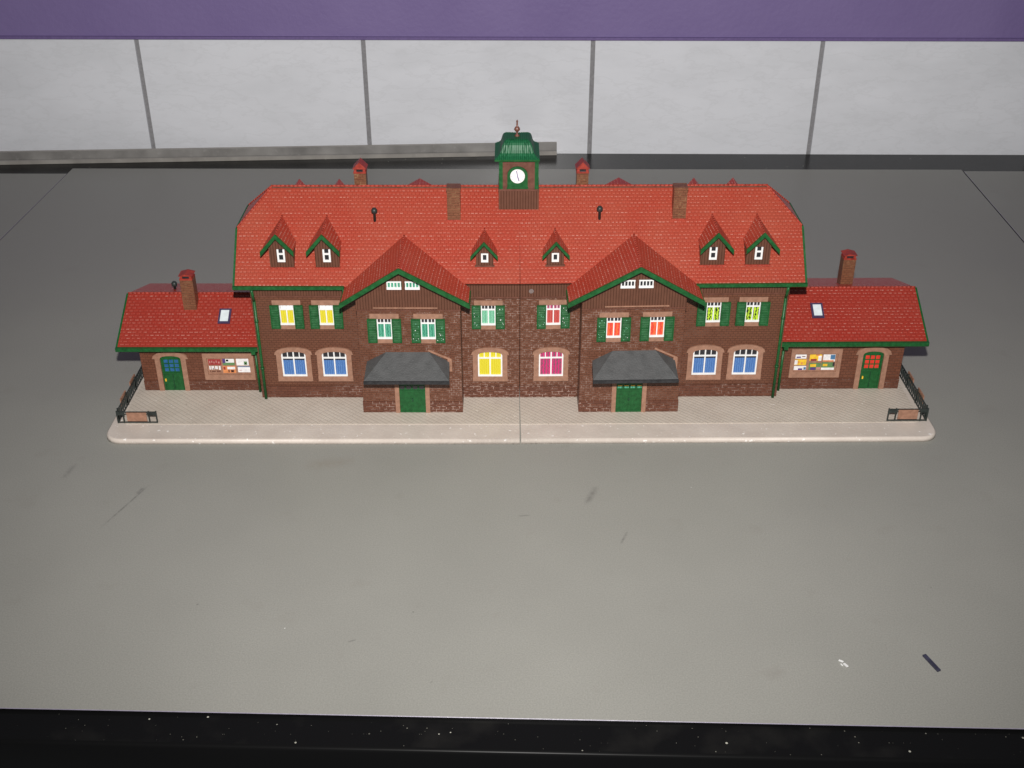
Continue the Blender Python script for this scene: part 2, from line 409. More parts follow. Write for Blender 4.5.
sl = lambda y: -521 + .030*y          # left seam x at depth y
sr = lambda y: 497.5 + .030*y         # right seam
def board(xl, xr, yb, name, label):
    m = MB()
    pts = []
    z0, z1 = -2.15, 0
    def ring(ins, z):
        P = []
        for (fx, where) in ((xl, 'f'), (xr, 'f'), (xr, 'b'), (xl, 'b')):
            s_ = ins if fx is xl else -ins
            if where == 'f':
                x = fx(-270)+s_; P.append((x, fy(x)+ins, z))
            else:
                x = fx(560)+s_; P.append((x, yb(x)-ins, z))
        return P
    A, B, C = ring(.3, z1), ring(.0, z1-.3), ring(0, z0)
    m.poly(A, 'board')
    for U, V in ((A, B), (B, C)):
        for i in range(4): m.poly([U[i], U[(i+1) % 4], V[(i+1) % 4], V[i]], 'edge' if U is A else 'black_b')
    o = m.build(name); o['label'] = label; o['category'] = 'board'; o['group'] = 'grey boards laid edge to edge on the table'
    return o
board(sl, sr, by, 'worktop_board', 'wide middle grey board under the model station')
board(lambda y: sl(y)-560, lambda y: sl(y)-1.0, lambda x: by(x)-17, 'worktop_board', 'grey board beyond the left seam with its back edge set forward')
board(lambda y: sr(y)+1.0, lambda y: sr(y)+560, lambda x: by(x)-5, 'worktop_board', 'grey board beyond the diagonal seam at the right')

# pale strip leaning at the foot of the tiles, left half
m = MB()
def strip(x0, x1):
    f = lambda x: 584+(x+600)*.051
    pr = [(0, -4.7), (0, -1), (1.6, -.2), (3, .4), (4.2, 8.8), (7, 9.4), (7, -4.7)]
    mats = ['strip_l', 'strip_l', 'strip', 'strip', 'strip_l', 'strip', 'strip']
    for i in range(len(pr)):
        a, b = pr[i], pr[(i+1) % len(pr)]
        m.poly([(x0, f(x0)+a[0], a[1]+2.7), (x1, f(x1)+a[0], a[1]+2.7), (x1, f(x1)+b[0], b[1]+2.7), (x0, f(x0)+b[0], b[1]+2.7)], mats[i])
    for x in (x0, x1): m.poly([(x, f(x)+a[0], a[1]+2.7) for a in pr], 'strip')
strip(-1090, 53)
o = m.build('trim_strip'); o['label'] = 'long pale grey trim strip lying along the foot of the white tiles'; o['category'] = 'trim strip'
# crumbs on the board
m = MB(); m.bar((233.6, -224, .55), (238.2, -236.6, .55), 2.2, 1.1, 'sliver')
o = m.build('plastic_sliver'); o['label'] = 'small dark plastic sliver lying on the grey board at front right'; o['category'] = 'sliver'
m = MB(); m.bar((184.4, -228, .4), (186.4, -229.8, .8), 1.0, .5, 'white'); m.bar((186.6, -230.6, .3), (187.8, -233.6, .9), 1.3, .6, 'white')
m.bar((184.8, -230.8, .3), (185.4, -232.4, .4), .6, .4, 'white')
o = m.build('paper_scrap'); o['label'] = 'tiny white curled scrap lying left of the dark sliver'; o['category'] = 'scrap'

# ------------------------------------------------------------------ the model station
st = bpy.data.objects.new('model_station', None); col.objects.link(st)
st['label'] = 'long brown brick model railway station with red tiled roofs and clock tower'
st['category'] = 'model building'
CX = 5.8
def make_xf(s, rot):
    c, sn = math.cos(rot), math.sin(rot)
    def f(p):
        x = s*p[0]; y = p[1]-60
        # the plastic parts are fitted slightly unevenly: eaves and annexes ride up a little
        z, ax = p[2], abs(p[0]); hump, lift = (.3, .1) if s < 0 else (2.1, 3.8)
        if z > 4:
            if ax > 209 or (ax > 196 and z < 80): z += lift*min(1, (z-4)/45)
            else: z += hump*math.sin(PI*min(1, (z-4)/153))*min(1, ax/150)
        return (CX + x*c - y*sn, 60 + x*sn + y*c, z)
    return f
zm = lambda y: 45.3+1.1*y
RY, RZ = 101.5, 157.0
BK = lambda y: 2*RY-y                                   # mirrored to the back

def ridge_caps(m, p, q, r=1.1, step=3.1, mat='ridge'):
    p, q = Vector(p), Vector(q); L = (q-p).length; n = max(1, int(L/step)); d = (q-p)/n
    for i in range(n):
        m.tube(p+d*i, p+d*(i+1.04), r*1.12, mat, 8, r*.86)

def arch(cx, w, zs, zt, n=8):                            # arc from (cx+w/2, zs) over zt to (cx-w/2, zs)
    return [(cx+w/2*math.cos(PI*i/n), zs+(zt-zs)*math.sin(PI*i/n)**.8) for i in range(n+1)]

def upper_window(u, zc, Y, curtain, worn_glint=False):
    """white casement between two green shutters"""
    h = 15.2; z0, z1 = zc-h/2, zc+h/2; w = 10.6; y = Y
    def frame(m):
        m.box(u-w/2, u-w/2+.7, y-.9, y-.05, z0, z1, 'white'); m.box(u+w/2-.7, u+w/2, y-.9, y-.05, z0, z1, 'white')
        m.box(u-w/2-.2, u+w/2+.2, y-1.2, y-.05, z0-.7, z0+.8, 'white')
        m.box(u-w/2+.7, u+w/2-.7, y-1.0, y-.05, z1-3.6, z1-2.5, 'white')
        m.box(u-.42, u+.42, y-1.1, y-.05, z0+.8, z1, 'white')
        for k in (-1, 1): m.box(u+k*2.6-.25, u+k*2.6+.25, y-.85, y-.05, z1-2.5, z1, 'white')
    f = part('window', st, frame)
    yel = curtain == 'yellow'
    def cur(m): m.poly([(u-w/2+.6, y-.22, z0+.5), (u+w/2-.6, y-.22, z0+.5), (u+w/2-.6, y-.22, z1-3.1), (u-w/2+.6, y-.22, z1-3.1)], curtain)
    part('curtain', f, cur)
    def pn(m): m.poly([(u-w/2+.9, y-.25, z1-3.2), (u+w/2-.9, y-.25, z1-3.2), (u+w/2-.9, y-.25, z1+.2), (u-w/2+.9, y-.25, z1+.2)], 'white' if yel else ('magenta' if curtain=='red' else 'dark'))
    part('pane', f, pn)
    part('lintel', f, lambda m: m.box(u-10.6, u+10.4, y-.75, y+.2, z1+.2, z1+4.2, 'tan'))
    part('sill', f, lambda m: m.box(u-10.6, u+10.6, y-.7, y+.2, z0-4.4, z0-.9, 'tan'))
    for k in (-1, 1):
        def sh(m, k=k):
            a, b = (u-w/2-6.9, u-w/2-.1) if k < 0 else (u+w/2+.1, u+w/2+6.9)
            m.box(a, b, y-1.9, y-.8, z0-3.2, z1+.6, 'green')
            for q in range(9):
                zz = z0-2.2+q*1.95
                m.slab([(a+1, y-2.35, zz), (b-1, y-2.35, zz), (b-1, y-1.95, zz+1.3), (a+1, y-1.95, zz+1.3)], .3, 'green')
            m.box(a, a+.9, y-2.4, y-1.9, z0-3.2, z1+.6, 'green'); m.box(b-.9, b, y-2.4, y-1.9, z0-3.2, z1+.6, 'green')
            for e in (z0-3.2, zc-.9, z1-.5): m.box(a+.9, b-.9, y-2.4, y-1.9, e, e+1.1, 'green')
            if worn_glint:                                    # paint flaked off the louvres
                for _ in range(9):
                    xx = random.uniform(a+1, b-1.4); zz = random.uniform(z0-2, z1-.5)
                    m.box(xx, xx+random.uniform(.25, .7), y-2.55, y-2.3, zz, zz+random.uniform(.25, .7), 'pw' if random.random() < .3 else 'mint')
        part('shutter', f, sh)

def ground_window(u, Y, curtain):
    y = Y; z0, z1 = 23.4, 43.2; w = 18.4
    def frame(m):
        m.box(u-w/2, u-w/2+1.05, y-.9, y-.05, z0, z1-.2, 'white'); m.box(u+w/2-1.05, u+w/2, y-.9, y-.05, z0, z1-.2, 'white')
        m.box(u-w/2, u+w/2, y-1.1, y-.05, z0-.4, z0+1.0, 'white')
        m.box(u-w/2+1.05, u+w/2-1.05, y-1.0, y-.05, z1-4.9, z1-3.8, 'white')
        m.box(u-.5, u+.5, y-1.1, y-.05, z0+1.0, z1+.6, 'white')
        for k in (-1, 1): m.box(u+k*4.4-.32, u+k*4.4+.32, y-.85, y-.05, z1-3.8, z1+.3, 'white')
    f = part('window', st, frame)
    full = curtain in ('yellow', 'magenta')
    part('curtain', f, lambda m: m.poly([(u-w/2+1, y-.22, z0+.8), (u+w/2-1, y-.22, z0+.8), (u+w/2-1, y-.22, z1-(4.2 if full else 6.6)), (u-w/2+1, y-.22, z1-(4.2 if full else 6.6))], curtain))
    def pn(m):
        m.poly([(u-w/2+.8, y-.16, z0+3), (u+w/2-.8, y-.16, z0+3)]+[(a, y-.16, b) for a, b in arch(u, w-1.6, z1-.8, z1+1.4)], curtain if full else 'dark')
    part('pane', f, pn)
    def sur(m):
        y0, y1 = y-1.4, y+.2
        m.box(u-13.2, u+13.2, y0, y1, 18.8, z0-.4, 'tan')
        m.box(u-13.0, u-w/2, y0, y1, z0-.4, z1-1.6, 'tan'); m.box(u+w/2, u+13.0, y0, y1, z0-.4, z1-1.6, 'tan')
        o = arch(u, 28.6, z1-1.6, z1+4.6, 10); i = arch(u, w-.4, z1-1.6, z1+1.0, 10)
        for a in range(10):
            q = [o[a], o[a+1], i[a+1], i[a]]
            m.prism(q, 'y', y0, y1, 'tan')
    part('surround', f, sur)

def brick_cap(m, x, y, z, w, d, h):                      # little gabled red cap on a stack
    m.box(x-w/2-.5, x+w/2+.5, y-d/2-.5, y+d/2+.5, z, z+1.1, 'cap')
    for k in (-1, 1): m.box(x+k*(w/2-.9)-.9, x+k*(w/2-.9)+.9, y-d/2, y+d/2, z+1.1, z+3.6, 'cap')
    m.box(x-w/2+1.8, x+w/2-1.8, y-d/2+.6, y+d/2-.6, z+1.1, z+3.2, 'dark')
    m.prism([(x-w/2-1.1, z+3.4), (x+w/2+1.1, z+3.4), (x, z+3.4+h)], 'y', y-d/2-.9, y+d/2+.9, 'cap')
    m.tube((x, y-d/2-.5, z+2.9), (x, y-d/2-1.0, z+2.9+.01), .1, 'dark', 6)

def vent(x, y, z, h=9, tilt=.12):
    def fn(m):
        m.lathe((x, y, z), [(0, -2), (1.1, -2), (1.0, h*.55), (1.25, h*.56), (2.2, h*.66), (2.3, h*.84), (1.3, h), (0, h*1.02)], 'iron', 12)
    return part('vent_pipe', st, fn)

def chevron(m, A, P, Q, h, y0, y1):                      # both bargeboards of a gable in one mitred piece
    m.prism([P, A, Q, (Q[0], Q[1]-h), (A[0], A[1]-h), (P[0], P[1]-h)], 'y', y0, y1, 'green')

def dormer(u, w, hx, zb, Yf, Ya, za, zf, small, lean=0):
    """front face at Yf standing at zb; ridge za from Ya back to the slope"""
    zj = za+(2.0 if not small else 1.0); Yj = (zj-45.3)/1.1; ua = u+(2.0 if not small else .3); yb = lambda z: (z-45.3)/1.1
    sl_ = (za-zf)/hx
    zc_ = lambda k: za-sl_*abs(u+k*w/2-ua)-2.0          # cheek height just under the roof
    def body(m):
        F = [(u-w/2, Yf, zb), (u+w/2, Yf, zb), (u+w/2, Yf, zc_(1)), (ua, Yf, za-2.2), (u-w/2, Yf, zc_(-1))]
        B = [(a, b+26, c) for a, b, c in F]
        m.poly(F, 'plank'); m.poly(B[::-1], 'plank')
        for i in range(5): m.poly([F[i], B[i], B[(i+1) % 5], F[(i+1) % 5]], 'plank')
        m.box(u-w/2-.8, u+w/2+.8, Yf-.9, Yf+1, zb-.4, zb+.9, 'ridge' if not small else 'wood')
    d = part('dormer', st, body)
    def roof(m):
        for k in (-1, 1):
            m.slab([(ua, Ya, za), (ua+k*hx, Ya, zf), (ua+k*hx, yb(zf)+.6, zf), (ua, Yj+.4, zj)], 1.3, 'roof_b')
        ridge_caps(m, (ua, Ya, za), (ua, Yj, zj), .6)
    part('roof', d, roof)
    def barge(m):
        chevron(m, (ua, za+.9), (ua-hx-.6, zf+.9-sl_*.6), (ua+hx+.6, zf+.9-sl_*.6), 3.7 if not small else 2.8, Ya-1.5, Ya+.1)
    part('bargeboard', d, barge)
    cz = zb+ (zf-zb)*.62 + 1.2
    def win(m):
        ww, wh = (5.6, 9.6) if not small else (5.2, 6.6)
        y = Yf
        m.box(u-ww/2, u+ww/2, y-.3, y+.2, cz-wh/2, cz+wh/2, 'dark')
        m.box(u-ww/2, u-ww/2+1.3, y-1, y-.3, cz-wh/2, cz+wh/2, 'white'); m.box(u+ww/2-1.3, u+ww/2, y-1, y-.3, cz-wh/2, cz+wh/2, 'white')
        m.box(u-ww/2, u+ww/2, y-1.05, y-.3, cz-wh/2-.3, cz-wh/2+1.4, 'white')
        if not small: m.box(u-ww/2, u+ww/2, y-1.05, y-.3, cz+.6, cz+1.9, 'white')
        else:
            m.box(u-ww/2, u+ww/2, y-1.05, y-.3, cz+wh/2-1, cz+wh/2, 'white')
    part('window', d, win)

def half(s, side):
    global XF
    XF = make_xf(s, math.radians(.0 if s < 0 else .55))
    ex = 0.0 if s < 0 else 4.0                          # the right annex is a little longer
    L = s < 0
    # ---- platform (a half of the moulded base plate)
    def plat(m):
        z = 4.0; R = 13; xo = 303.5+ex*.6; yb = 172; yf = -6.6 if L else -6.2
        def outline(ins):
            P = [(.25, yf+ins)]
            for i in range(7):
                a = -PI/2+PI/2*i/6; P.append((xo-R+(R-ins)*math.cos(a), yf+R+(R-ins)*math.sin(a)))
            for i in range(5):
                a = PI/2*i/4; P.append((xo-8+(8-ins)*math.cos(a), yb-8+(8-ins)*math.sin(a)))
            P.append((.25, yb-ins)); return P
        o0, o1, o2 = outline(0), outline(.3), outline(1.6)
        A = [(x, y, 0.02) for x, y in o0]; B = [(x, y, 2.6) for x, y in o1]; C = [(x, y, 3.7) for x, y in o2]
        n = len(A)
        m.poly(C, 'kerb')
        for U, V in ((A, B), (B, C)):
            for i in range(n): m.poly([U[i], U[(i+1) % n], V[(i+1) % n], V[i]], 'kerb', True)
        m.poly(A[::-1], 'kerb')
        # paving sheet behind the kerb strip
        P = [(.3, 14.5), (xo-12, 14.5), (xo-8, 18.5), (xo-8, yb-8), (.3, yb-8)]
        m.prism(P, 'z', 3.5, 4.1, 'paving')
    part('platform', st, plat)
    # ---- main block
    def mw(m):
        m.prism([(53, 4.1), (53, 100.4), (78.6, 128.6), (BK(78.6), 128.6), (BK(53), 100.4), (BK(53), 4.1)], 'x', .2, 196.8, 'brick')
    part('wall', st, mw)
    part('plinth', st, lambda m: m.box(.25, 42.9, 52.3, 53.5, 4.15, 14.2, 'plinth'))
    part('plinth', st, lambda m: (m.box(116.9, 197.3, 52.3, 53.5, 4.15, 14.2, 'plinth'), m.box(196.5, 197.3, 53.5, BK(53), 4.15, 14.2, 'plinth')))
    part('fascia', st, lambda m: (m.box(.25, 42.9, 51.6, 53.2, 90.0, 99.4, 'plank'), m.box(.25, 42.9, 51.3, 51.6, 89.2, 90.3, 'wood')))
    part('fascia', st, lambda m: (m.box(116.9, 196.9, 52.2, 53.2, 90.6, 99.2, 'plank'), m.box(116.9, 196.9, 51.9, 52.2, 89.6, 90.6, 'wood')))
    # ---- main roof
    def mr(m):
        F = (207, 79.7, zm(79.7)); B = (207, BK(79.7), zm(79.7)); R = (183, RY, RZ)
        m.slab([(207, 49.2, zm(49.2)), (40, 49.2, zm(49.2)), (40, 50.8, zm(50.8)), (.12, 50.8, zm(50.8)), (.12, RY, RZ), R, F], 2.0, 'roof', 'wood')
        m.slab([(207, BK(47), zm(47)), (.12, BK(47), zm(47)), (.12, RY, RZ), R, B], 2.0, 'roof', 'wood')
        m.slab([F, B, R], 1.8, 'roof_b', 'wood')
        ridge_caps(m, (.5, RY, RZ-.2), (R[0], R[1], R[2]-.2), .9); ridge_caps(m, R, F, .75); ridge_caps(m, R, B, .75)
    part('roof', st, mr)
    part('gutter', st, lambda m: m.prism([(46.6, 100.4), (48.8, 100.4), (48.8, 98.0), (47.7, 97.2), (46.6, 98.0)], 'x', 127.5, 208, 'green'))
    part('gutter', st, lambda m: m.prism([(BK(44.4), 98.2), (BK(46.6), 98.2), (BK(46.6), 95.2), (BK(45.4), 94.4), (BK(44.2), 95.4)], 'x', 1, 208, 'green'))
    def vg(m):
        for Y in ((48.6, 79.7), (BK(48.6), BK(79.7))):
            m.bar((207.5, Y[0], zm(48.6)-1.6), (207.5, Y[1], zm(79.7)-1.6), 1.4, 3.8, 'green')
        m.bar((207.5, 79.7, zm(79.7)-1.8), (207.5, BK(79.7), zm(79.7)-1.8), 1.4, 3.0, 'green')
    part('bargeboard', st, vg)
    def dp(m):
        m.tube((194.6, 47.4, 97.6), (194.4, 50.6, 87), 1.1, 'green'); m.tube((194.4, 50.6, 88), (194.2, 50.6, 4.1), 1.15, 'green')
        for z in (30, 70): m.tube((194.3, 50.6, z), (194.3, 50.6, z+1.5), 1.55, 'green')
    part('downpipe', st, dp)
    part('downpipe', st, lambda m: (m.tube((128.2, 47.4, 98), (127.4, 49.5, 85), .9, 'green')))
    # ---- bay with its cross gable
    c = 80.0 if L else 81.2; hb = 37.0
    for k in (-1, 1):
        def bpl(m, k=k):
            a, b = sorted((c+k*13.0, c+k*(hb+.4))); m.box(a, b, 30.6, 31.6, 4.15, 13.4, 'plinth')
            m.box(c+k*hb-.3, c+k*hb+.39, 31.6, 52.2, 4.15, 13.4, 'plinth')
        part('plinth', st, bpl)
    ap, apj, ft = 125.8, 128.4, 98.7
    ca, fo, fi = (84.8, 127.2, 36.4) if L else (83.6, 129.4, 34.0)
    slp = lambda u: ap-(ap-ft)*((u-ca)/(fo-ca) if u > ca else (ca-u)/(ca-fi))
    def bw_(m):
        m.prism([(c-hb, 4.1), (c+hb, 4.1), (c+hb, slp(c+hb)-3.4), (ca, ap-3.6), (c-hb, slp(c-hb)-3.4)], 'y', 31.3, 53.6, 'brick')
    part('bay_wall', st, bw_)
    def gp(m):
        m.prism([(c-hb-.2, 90.4), (c+hb+.2, 90.4), (c+hb+.2, slp(c+hb)-2.6), (ca, ap-2.8), (c-hb-.2, slp(c-hb)-2.6)], 'y', 30.4, 31.9, 'plank')
        m.box(c-21, c+25, 29.7, 30.4, 91.6, 92.4, 'tan_d')
        m.box(c-hb-.4, c+hb+.4, 30.1, 31.6, 89.6, 90.5, 'wood')
    part('gable_boarding', st, gp)
    def br(m):
        yv = (ft-45.3)/1.1; yj = (apj-45.3)/1.1
        for e in (fo, fi):
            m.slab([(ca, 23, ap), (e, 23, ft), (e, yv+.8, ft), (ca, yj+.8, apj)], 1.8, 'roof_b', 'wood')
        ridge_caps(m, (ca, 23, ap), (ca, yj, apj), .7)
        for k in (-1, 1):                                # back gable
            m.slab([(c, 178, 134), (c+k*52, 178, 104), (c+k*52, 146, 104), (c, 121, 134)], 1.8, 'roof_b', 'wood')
    part('bay_roof', st, br)
    part('back_gable_wall', st, lambda m: m.prism([(c-44, 4.1), (c+44, 4.1), (c+44, 106), (c, 130), (c-44, 106)], 'y', 149, 170, 'brick'))
    def bb(m):
        chevron(m, (ca, ap+.8), (fi-.6, ft+.5), (fo+.6, ft+.5), 3.7, 21.4, 23.1)
        for e in (fo, fi):
            k = 1 if e > ca else -1
            m.bar((e+k*.2, 22.5, ft-1.9), (e+k*.2, 46.5, ft-1.9), 1.4, 2.0, 'green')
    part('bargeboard', st, bb)
    for du in (-6.5, 6.5):
        def gw(m, du=du):
            x = (82.7 if L else 82.3)+du; w2 = 5.2; z0, z1 = 107.0, 113.0; y = 30.4
            m.box(x-w2, x+w2, y-.25, y+.1, z0, z1, 'teal' if L else 'dark')
            m.box(x-w2, x+w2, y-1.0, y-.25, z0-.3, z0+1.5, 'white'); m.box(x-w2, x+w2, y-.9, y-.25, z1-.9, z1, 'white')
            for q in range(5):
                xx = x-w2+.55+q*(2*w2-1.1)/4; m.box(xx-.36, xx+.36, y-.9, y-.25, z0+1.5, z1-.9, 'white')
        part('gable_window', st, gw)
    for i, du in enumerate((66.2, 97.7) if L else (67.3, 98.5)):
        upper_window(du, 75.0, 31.3, 'teal' if L else 'orange', worn_glint=(L and i == 0) or (not L and i == 0))
    # ---- porch roof over the door
    def cp(m):
        q = c+2; zf = 42.2; x0, x1 = q-30.8, q+30.8
        f0, f1 = (x0, 12, zf), (x1, 12, zf); a0, a1 = (x0+.5, 31.3, 47.5), (x1-.5, 31.3, 47.5); t0, t1 = (q-15.6, 31.3, 55.4), (q+15.6, 31.3, 55.4)
        m.poly([f0, f1, t1, t0], 'slate'); m.poly([f0, t0, a0], 'slate'); m.poly([f1, a1, t1], 'slate')
        b = lambda p, d=2.6: (p[0], p[1], zf-d)
        m.poly([f0, a0, b(a0), b(f0)], 'slate_d'); m.poly([f1, b(f1), b(a1), a1], 'slate_d')
        m.poly([f0, b(f0), b(f1), f1], 'slate_d'); m.poly([b(f0), b(a0), b(a1), b(f1)], 'slate_d')
        m.poly([a0, t0, t1, a1, b(a1), b(a0)], 'slate_d')
        m.box(x0-.3, x1+.3, 11.0, 12.3, zf-2.4, zf-.3, 'slate_d')
    cn = part('porch_roof', st, cp)
    def cpt(m):
        q = c+2; k = s                                  # shows at the viewer's right of the porch
        a, b = sorted((q+k*29, q+k*32.2)); m.box(a, b, 30.5, 31.2, 39.5, 49.6, 'tan_d')
        m.bar((q+k*15, 30.8, 57.2), (q+k*31.6, 30.8, 49.4), .9, 1.3, 'tan_d')
    part('porch_trim', st, cpt)
    def dr(m):
        w = 9.6; y = 31.3
        m.box(c-w, c+w, y-.5, y+.3, 4.2, 34, 'green')
        for q in range(9):
            xx = c-w+1.1+q*(2*w-2.2)/8; m.box(xx-.35, xx+.35, y-.75, y-.5, 5.6, 22, 'green')
        m.box(c-w, c+w, y-.95, y-.5, 4.2, 5.6, 'green'); m.box(c-w, c+w, y-.95, y-.5, 22, 23.4, 'green')
        for q in range(4):
            xx = c-w+2.6+q*4.8; m.box(xx-1.7, xx+1.7, y-.7, y-.45, 24.4, 27.2, 'dark' if L else 'teal')
            if not L: m.box(xx-1.6, xx+1.6, y-.9, y-.68, 26.2, 27.0, 'py')
    d = part('door', st, dr)
    part('surround', d, lambda m: (m.box(c-12.9, c-9.7, 29.9, 31.5, 4.15, 36, 'tan'), m.box(c+9.7, c+12.9, 29.9, 31.5, 4.15, 36, 'tan'), m.box(c-12.9, c+12.9, 29.9, 31.5, 36, 39, 'tan')))
    part('handle', d, lambda m: m.box(c-.5, c+.5, 29.9, 30.8, 14, 16.4, 'green_d'))
    # ---- windows of the main block
    upper_window(171.6, 75, 53, 'yellow' if L else 'lime'); upper_window(142.6, 75, 53, 'yellow' if L else 'lime')
    upper_window(23.3 if L else 24.6, 75, 53, 'mint' if L else 'red', worn_glint=True)
    ground_window(170.2, 53, 'blue'); ground_window(139.6, 53, 'blue'); ground_window(22.3 if L else 23.6, 53, 'yellow' if L else 'magenta')
    # ---- dormers
    dormer(172.6, 17.4, 11.4, 109.6, 58.9, 54.8, 137.6, 124.6, False)
    dormer(139.6, 17.4, 11.4, 109.6, 58.9, 54.8, 137.6, 124.6, False)
    dormer(25.6, 12.6, 9.3, 111.0, 60.1, 56.2, 131.2, 120.4, True)
    for u in ((171.5, 140.5) if L else (167.5, 137.0)):
        def bd(m, u=u):
            m.prism([(u-9, 100), (u+9, 100), (u+9, 129), (u, 141.5), (u-9, 129)], 'y', 128, 146, 'plank')
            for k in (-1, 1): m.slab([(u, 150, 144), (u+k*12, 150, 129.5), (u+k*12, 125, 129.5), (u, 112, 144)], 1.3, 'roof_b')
        part('back_dormer', st, bd)
    # ---- chimneys and vents on the main roof
    if not L: part('grey_peg', st, lambda m: m.tube((8.2, 51.0, 95), (8.2, 51.7, 95), 1.8, 'peg', 12))
    cxx = 48.3 if L else 117.0
    def ch(m):
        m.box(cxx-4.8, cxx+4.8, 83.6, 92.5, 132, 161.0, 'stack'); m.box(cxx-5.1, cxx+5.1, 83.3, 92.8, 160, 162.0, 'stack')
        m.box(cxx-5.5, cxx+5.5, 82.8, 86, 134.4, 137.4, 'ridge')
    part('chimney', st, ch)
    cb = 119.0 if L else 47.3
    def ch2(m):
        m.box(cb-4.4, cb+4.4, 112, 121, 140, 162.6, 'stack'); brick_cap(m, cb, 116.5, 162.6, 8.4, 9, 5.4)
    part('chimney', st, ch2)
    vu, vz = (106.4, 83.5) if L else (58.6, 84.2)
    vent(vu, vz, zm(vz), 9.5)
    # ---- annex
    Ax0, Ax1 = 196.9, 289.8+ex
    def aw(m):
        m.prism([(63.6, 4.1), (63.6, 46), (100, 66.8), (148, 51), (148, 4.1)], 'x', Ax0, Ax1, 'brick_a')
    part('annex_wall', st, aw)
    dc = 266.9 if L else 270.9
    part('plinth', st, lambda m: m.box(Ax0+.6, dc-11.9, 63.0, 63.9, 4.15, 12.6, 'plinth'))
    part('plinth', st, lambda m: m.box(dc+11.9, Ax1+.3, 63.0, 63.9, 4.15, 12.6, 'plinth'))
    def ar(m):
        x1 = 303.6+ex
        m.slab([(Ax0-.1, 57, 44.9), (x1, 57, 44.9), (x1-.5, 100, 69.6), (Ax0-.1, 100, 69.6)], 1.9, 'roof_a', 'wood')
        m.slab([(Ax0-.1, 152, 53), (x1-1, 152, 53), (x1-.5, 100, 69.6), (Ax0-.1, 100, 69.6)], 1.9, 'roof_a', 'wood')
        ridge_caps(m, (Ax0+1, 100, 69.7), (x1-.5, 100, 69.7), .8)
    part('annex_roof', st, ar)
    def ag(m):
        x1 = 304.4+ex
        m.prism([(54.6, 45.6), (57, 45.6), (57, 42.6), (55.8, 41.8), (54.6, 42.8)], 'x', Ax0+.3, x1, 'green')
    part('annex_gutter', st, ag)
    def av(m):
        x1 = 304.0+ex
        m.bar((x1, 56.5, 43.4), (x1-.5, 100, 68.4), 1.3, 3.0, 'green'); m.bar((x1-.8, 101, 67.4), (x1-1.2, 151.6, 51.0), 1.0, 2.6, 'wood')
    part('bargeboard', st, av)
    part('downpipe', st, lambda m: (m.tube((200.8, 56, 43), (200.8, 61, 37), 1.05, 'green'), m.tube((200.8, 61, 38), (200.6, 61, 4.1), 1.05, 'green'), m.box(199.2, 202.4, 54.5, 57.2, 40.2, 43.8, 'green')))
    def ad(m):
        y = 63.6; w = 7.7
        m.prism([(dc-w, 4.2), (dc+w, 4.2)]+arch(dc, 2*w, 32, 34.6, 8), 'y', y-.5, y+.3, 'green')
        m.box(dc-.3, dc+.3, y-.75, y-.5, 5, 20, 'green_d')
        for xx in (-w+.3, w-1.3): m.box(dc+xx, dc+xx+1, y-.9, y-.5, 4.5, 32, 'green')
        m.box(dc-w+1.3, dc+w-1.3, y-.9, y-.5, 18.8, 20.2, 'green')
        for i in range(3):
            for j in range(3):
                xx = dc-w+1.9+i*4.0; zz = 21.2+j*3.7
                m.box(xx, xx+3.0, y-.72, y-.45, zz, zz+2.7, ('p_blue' if L else 'p_red') )
    d = part('annex_door', st, ad)
    def asur(m):
        y = 63.6
        for k in (-1, 1): m.box(min(dc+k*8.0, dc+k*11.8), max(dc+k*8.0, dc+k*11.8), y-1.3, y+.2, 4.15, 32, 'tan')
        o = arch(dc, 27.4, 32, 38.4, 8); i = arch(dc, 16.0, 32, 34.8, 8)
        for a in range(8): m.prism([o[a], o[a+1], i[a+1], i[a]], 'y', y-1.3, y+.2, 'tan')
    part('surround', d, asur)
    part('handle', d, lambda m: m.box(dc+s*-5.8-.5, dc+s*-5.8+.5, 62.2, 63.1, 12.6, 14.6, 'py'))
    # notice window with posters
    pc = 222.6 if L else 227.0
    def nw(m):
        y = 63.6
        m.box(pc-19.4, pc+19.4, y-1.5, y+.2, 13.9, 18.6, 'tan'); m.box(pc-19.4, pc+19.4, y-1.5, y+.2, 33.0, 36.9, 'tan')
        for a, b in ((-19.4, -16.6), (16.6, 19.4)): m.box(pc+a, pc+b, y-1.5, y+.2, 18.6, 33.0, 'tan')
        m.box(pc-16.6, pc+16.6, y-.4, y+.2, 18.6, 33.0, 'tan_d')
    n_ = part('notice_case', st, nw)
    def post(x0, x1, z0, z1, mats, marks):
        """one poster: mats = background, marks = little blocks (fx0, fx1, fz0, fz1, mat)"""
        def fn(m):
            y = 63.05; X0, X1 = pc+s*x0, pc+s*x1
            m.box(min(X0, X1), max(X0, X1), y, y+.2, z0, z1, mats)
            for a, b, e, f_, mt in marks:
                A, B = X0+(X1-X0)*a, X0+(X1-X0)*b
                m.box(min(A, B), max(A, B), y-.12, y+.01, z0+(z1-z0)*e, z0+(z1-z0)*f_, mt)
        part('poster', n_, fn)
    if L:   # x measured left to right as seen
        post(-15.6, -6.0, 26.6, 31.6, 'pr', [(.08,.16,.3,.7,'pm'), (.25,.33,.4,.75,'pm'), (.42,.5,.3,.6,'pm'), (.6,.68,.4,.8,'pm'), (.78,.9,.3,.6,'pm')])
        post(-15.6, -6.2, 20.0, 26.0, 'tan_d', [(.03,.14,.45,.95,'pw'), (.2,.42,.45,.95,'pw'), (.3,.36,.4,.7,'pm'), (.5,.72,.5,.95,'pw'), (.8,.95,.4,.95,'pw'), (.05,.12,.05,.3,'wood'), (.2,.5,.1,.25,'wood'), (.6,.9,.08,.3,'wood')])
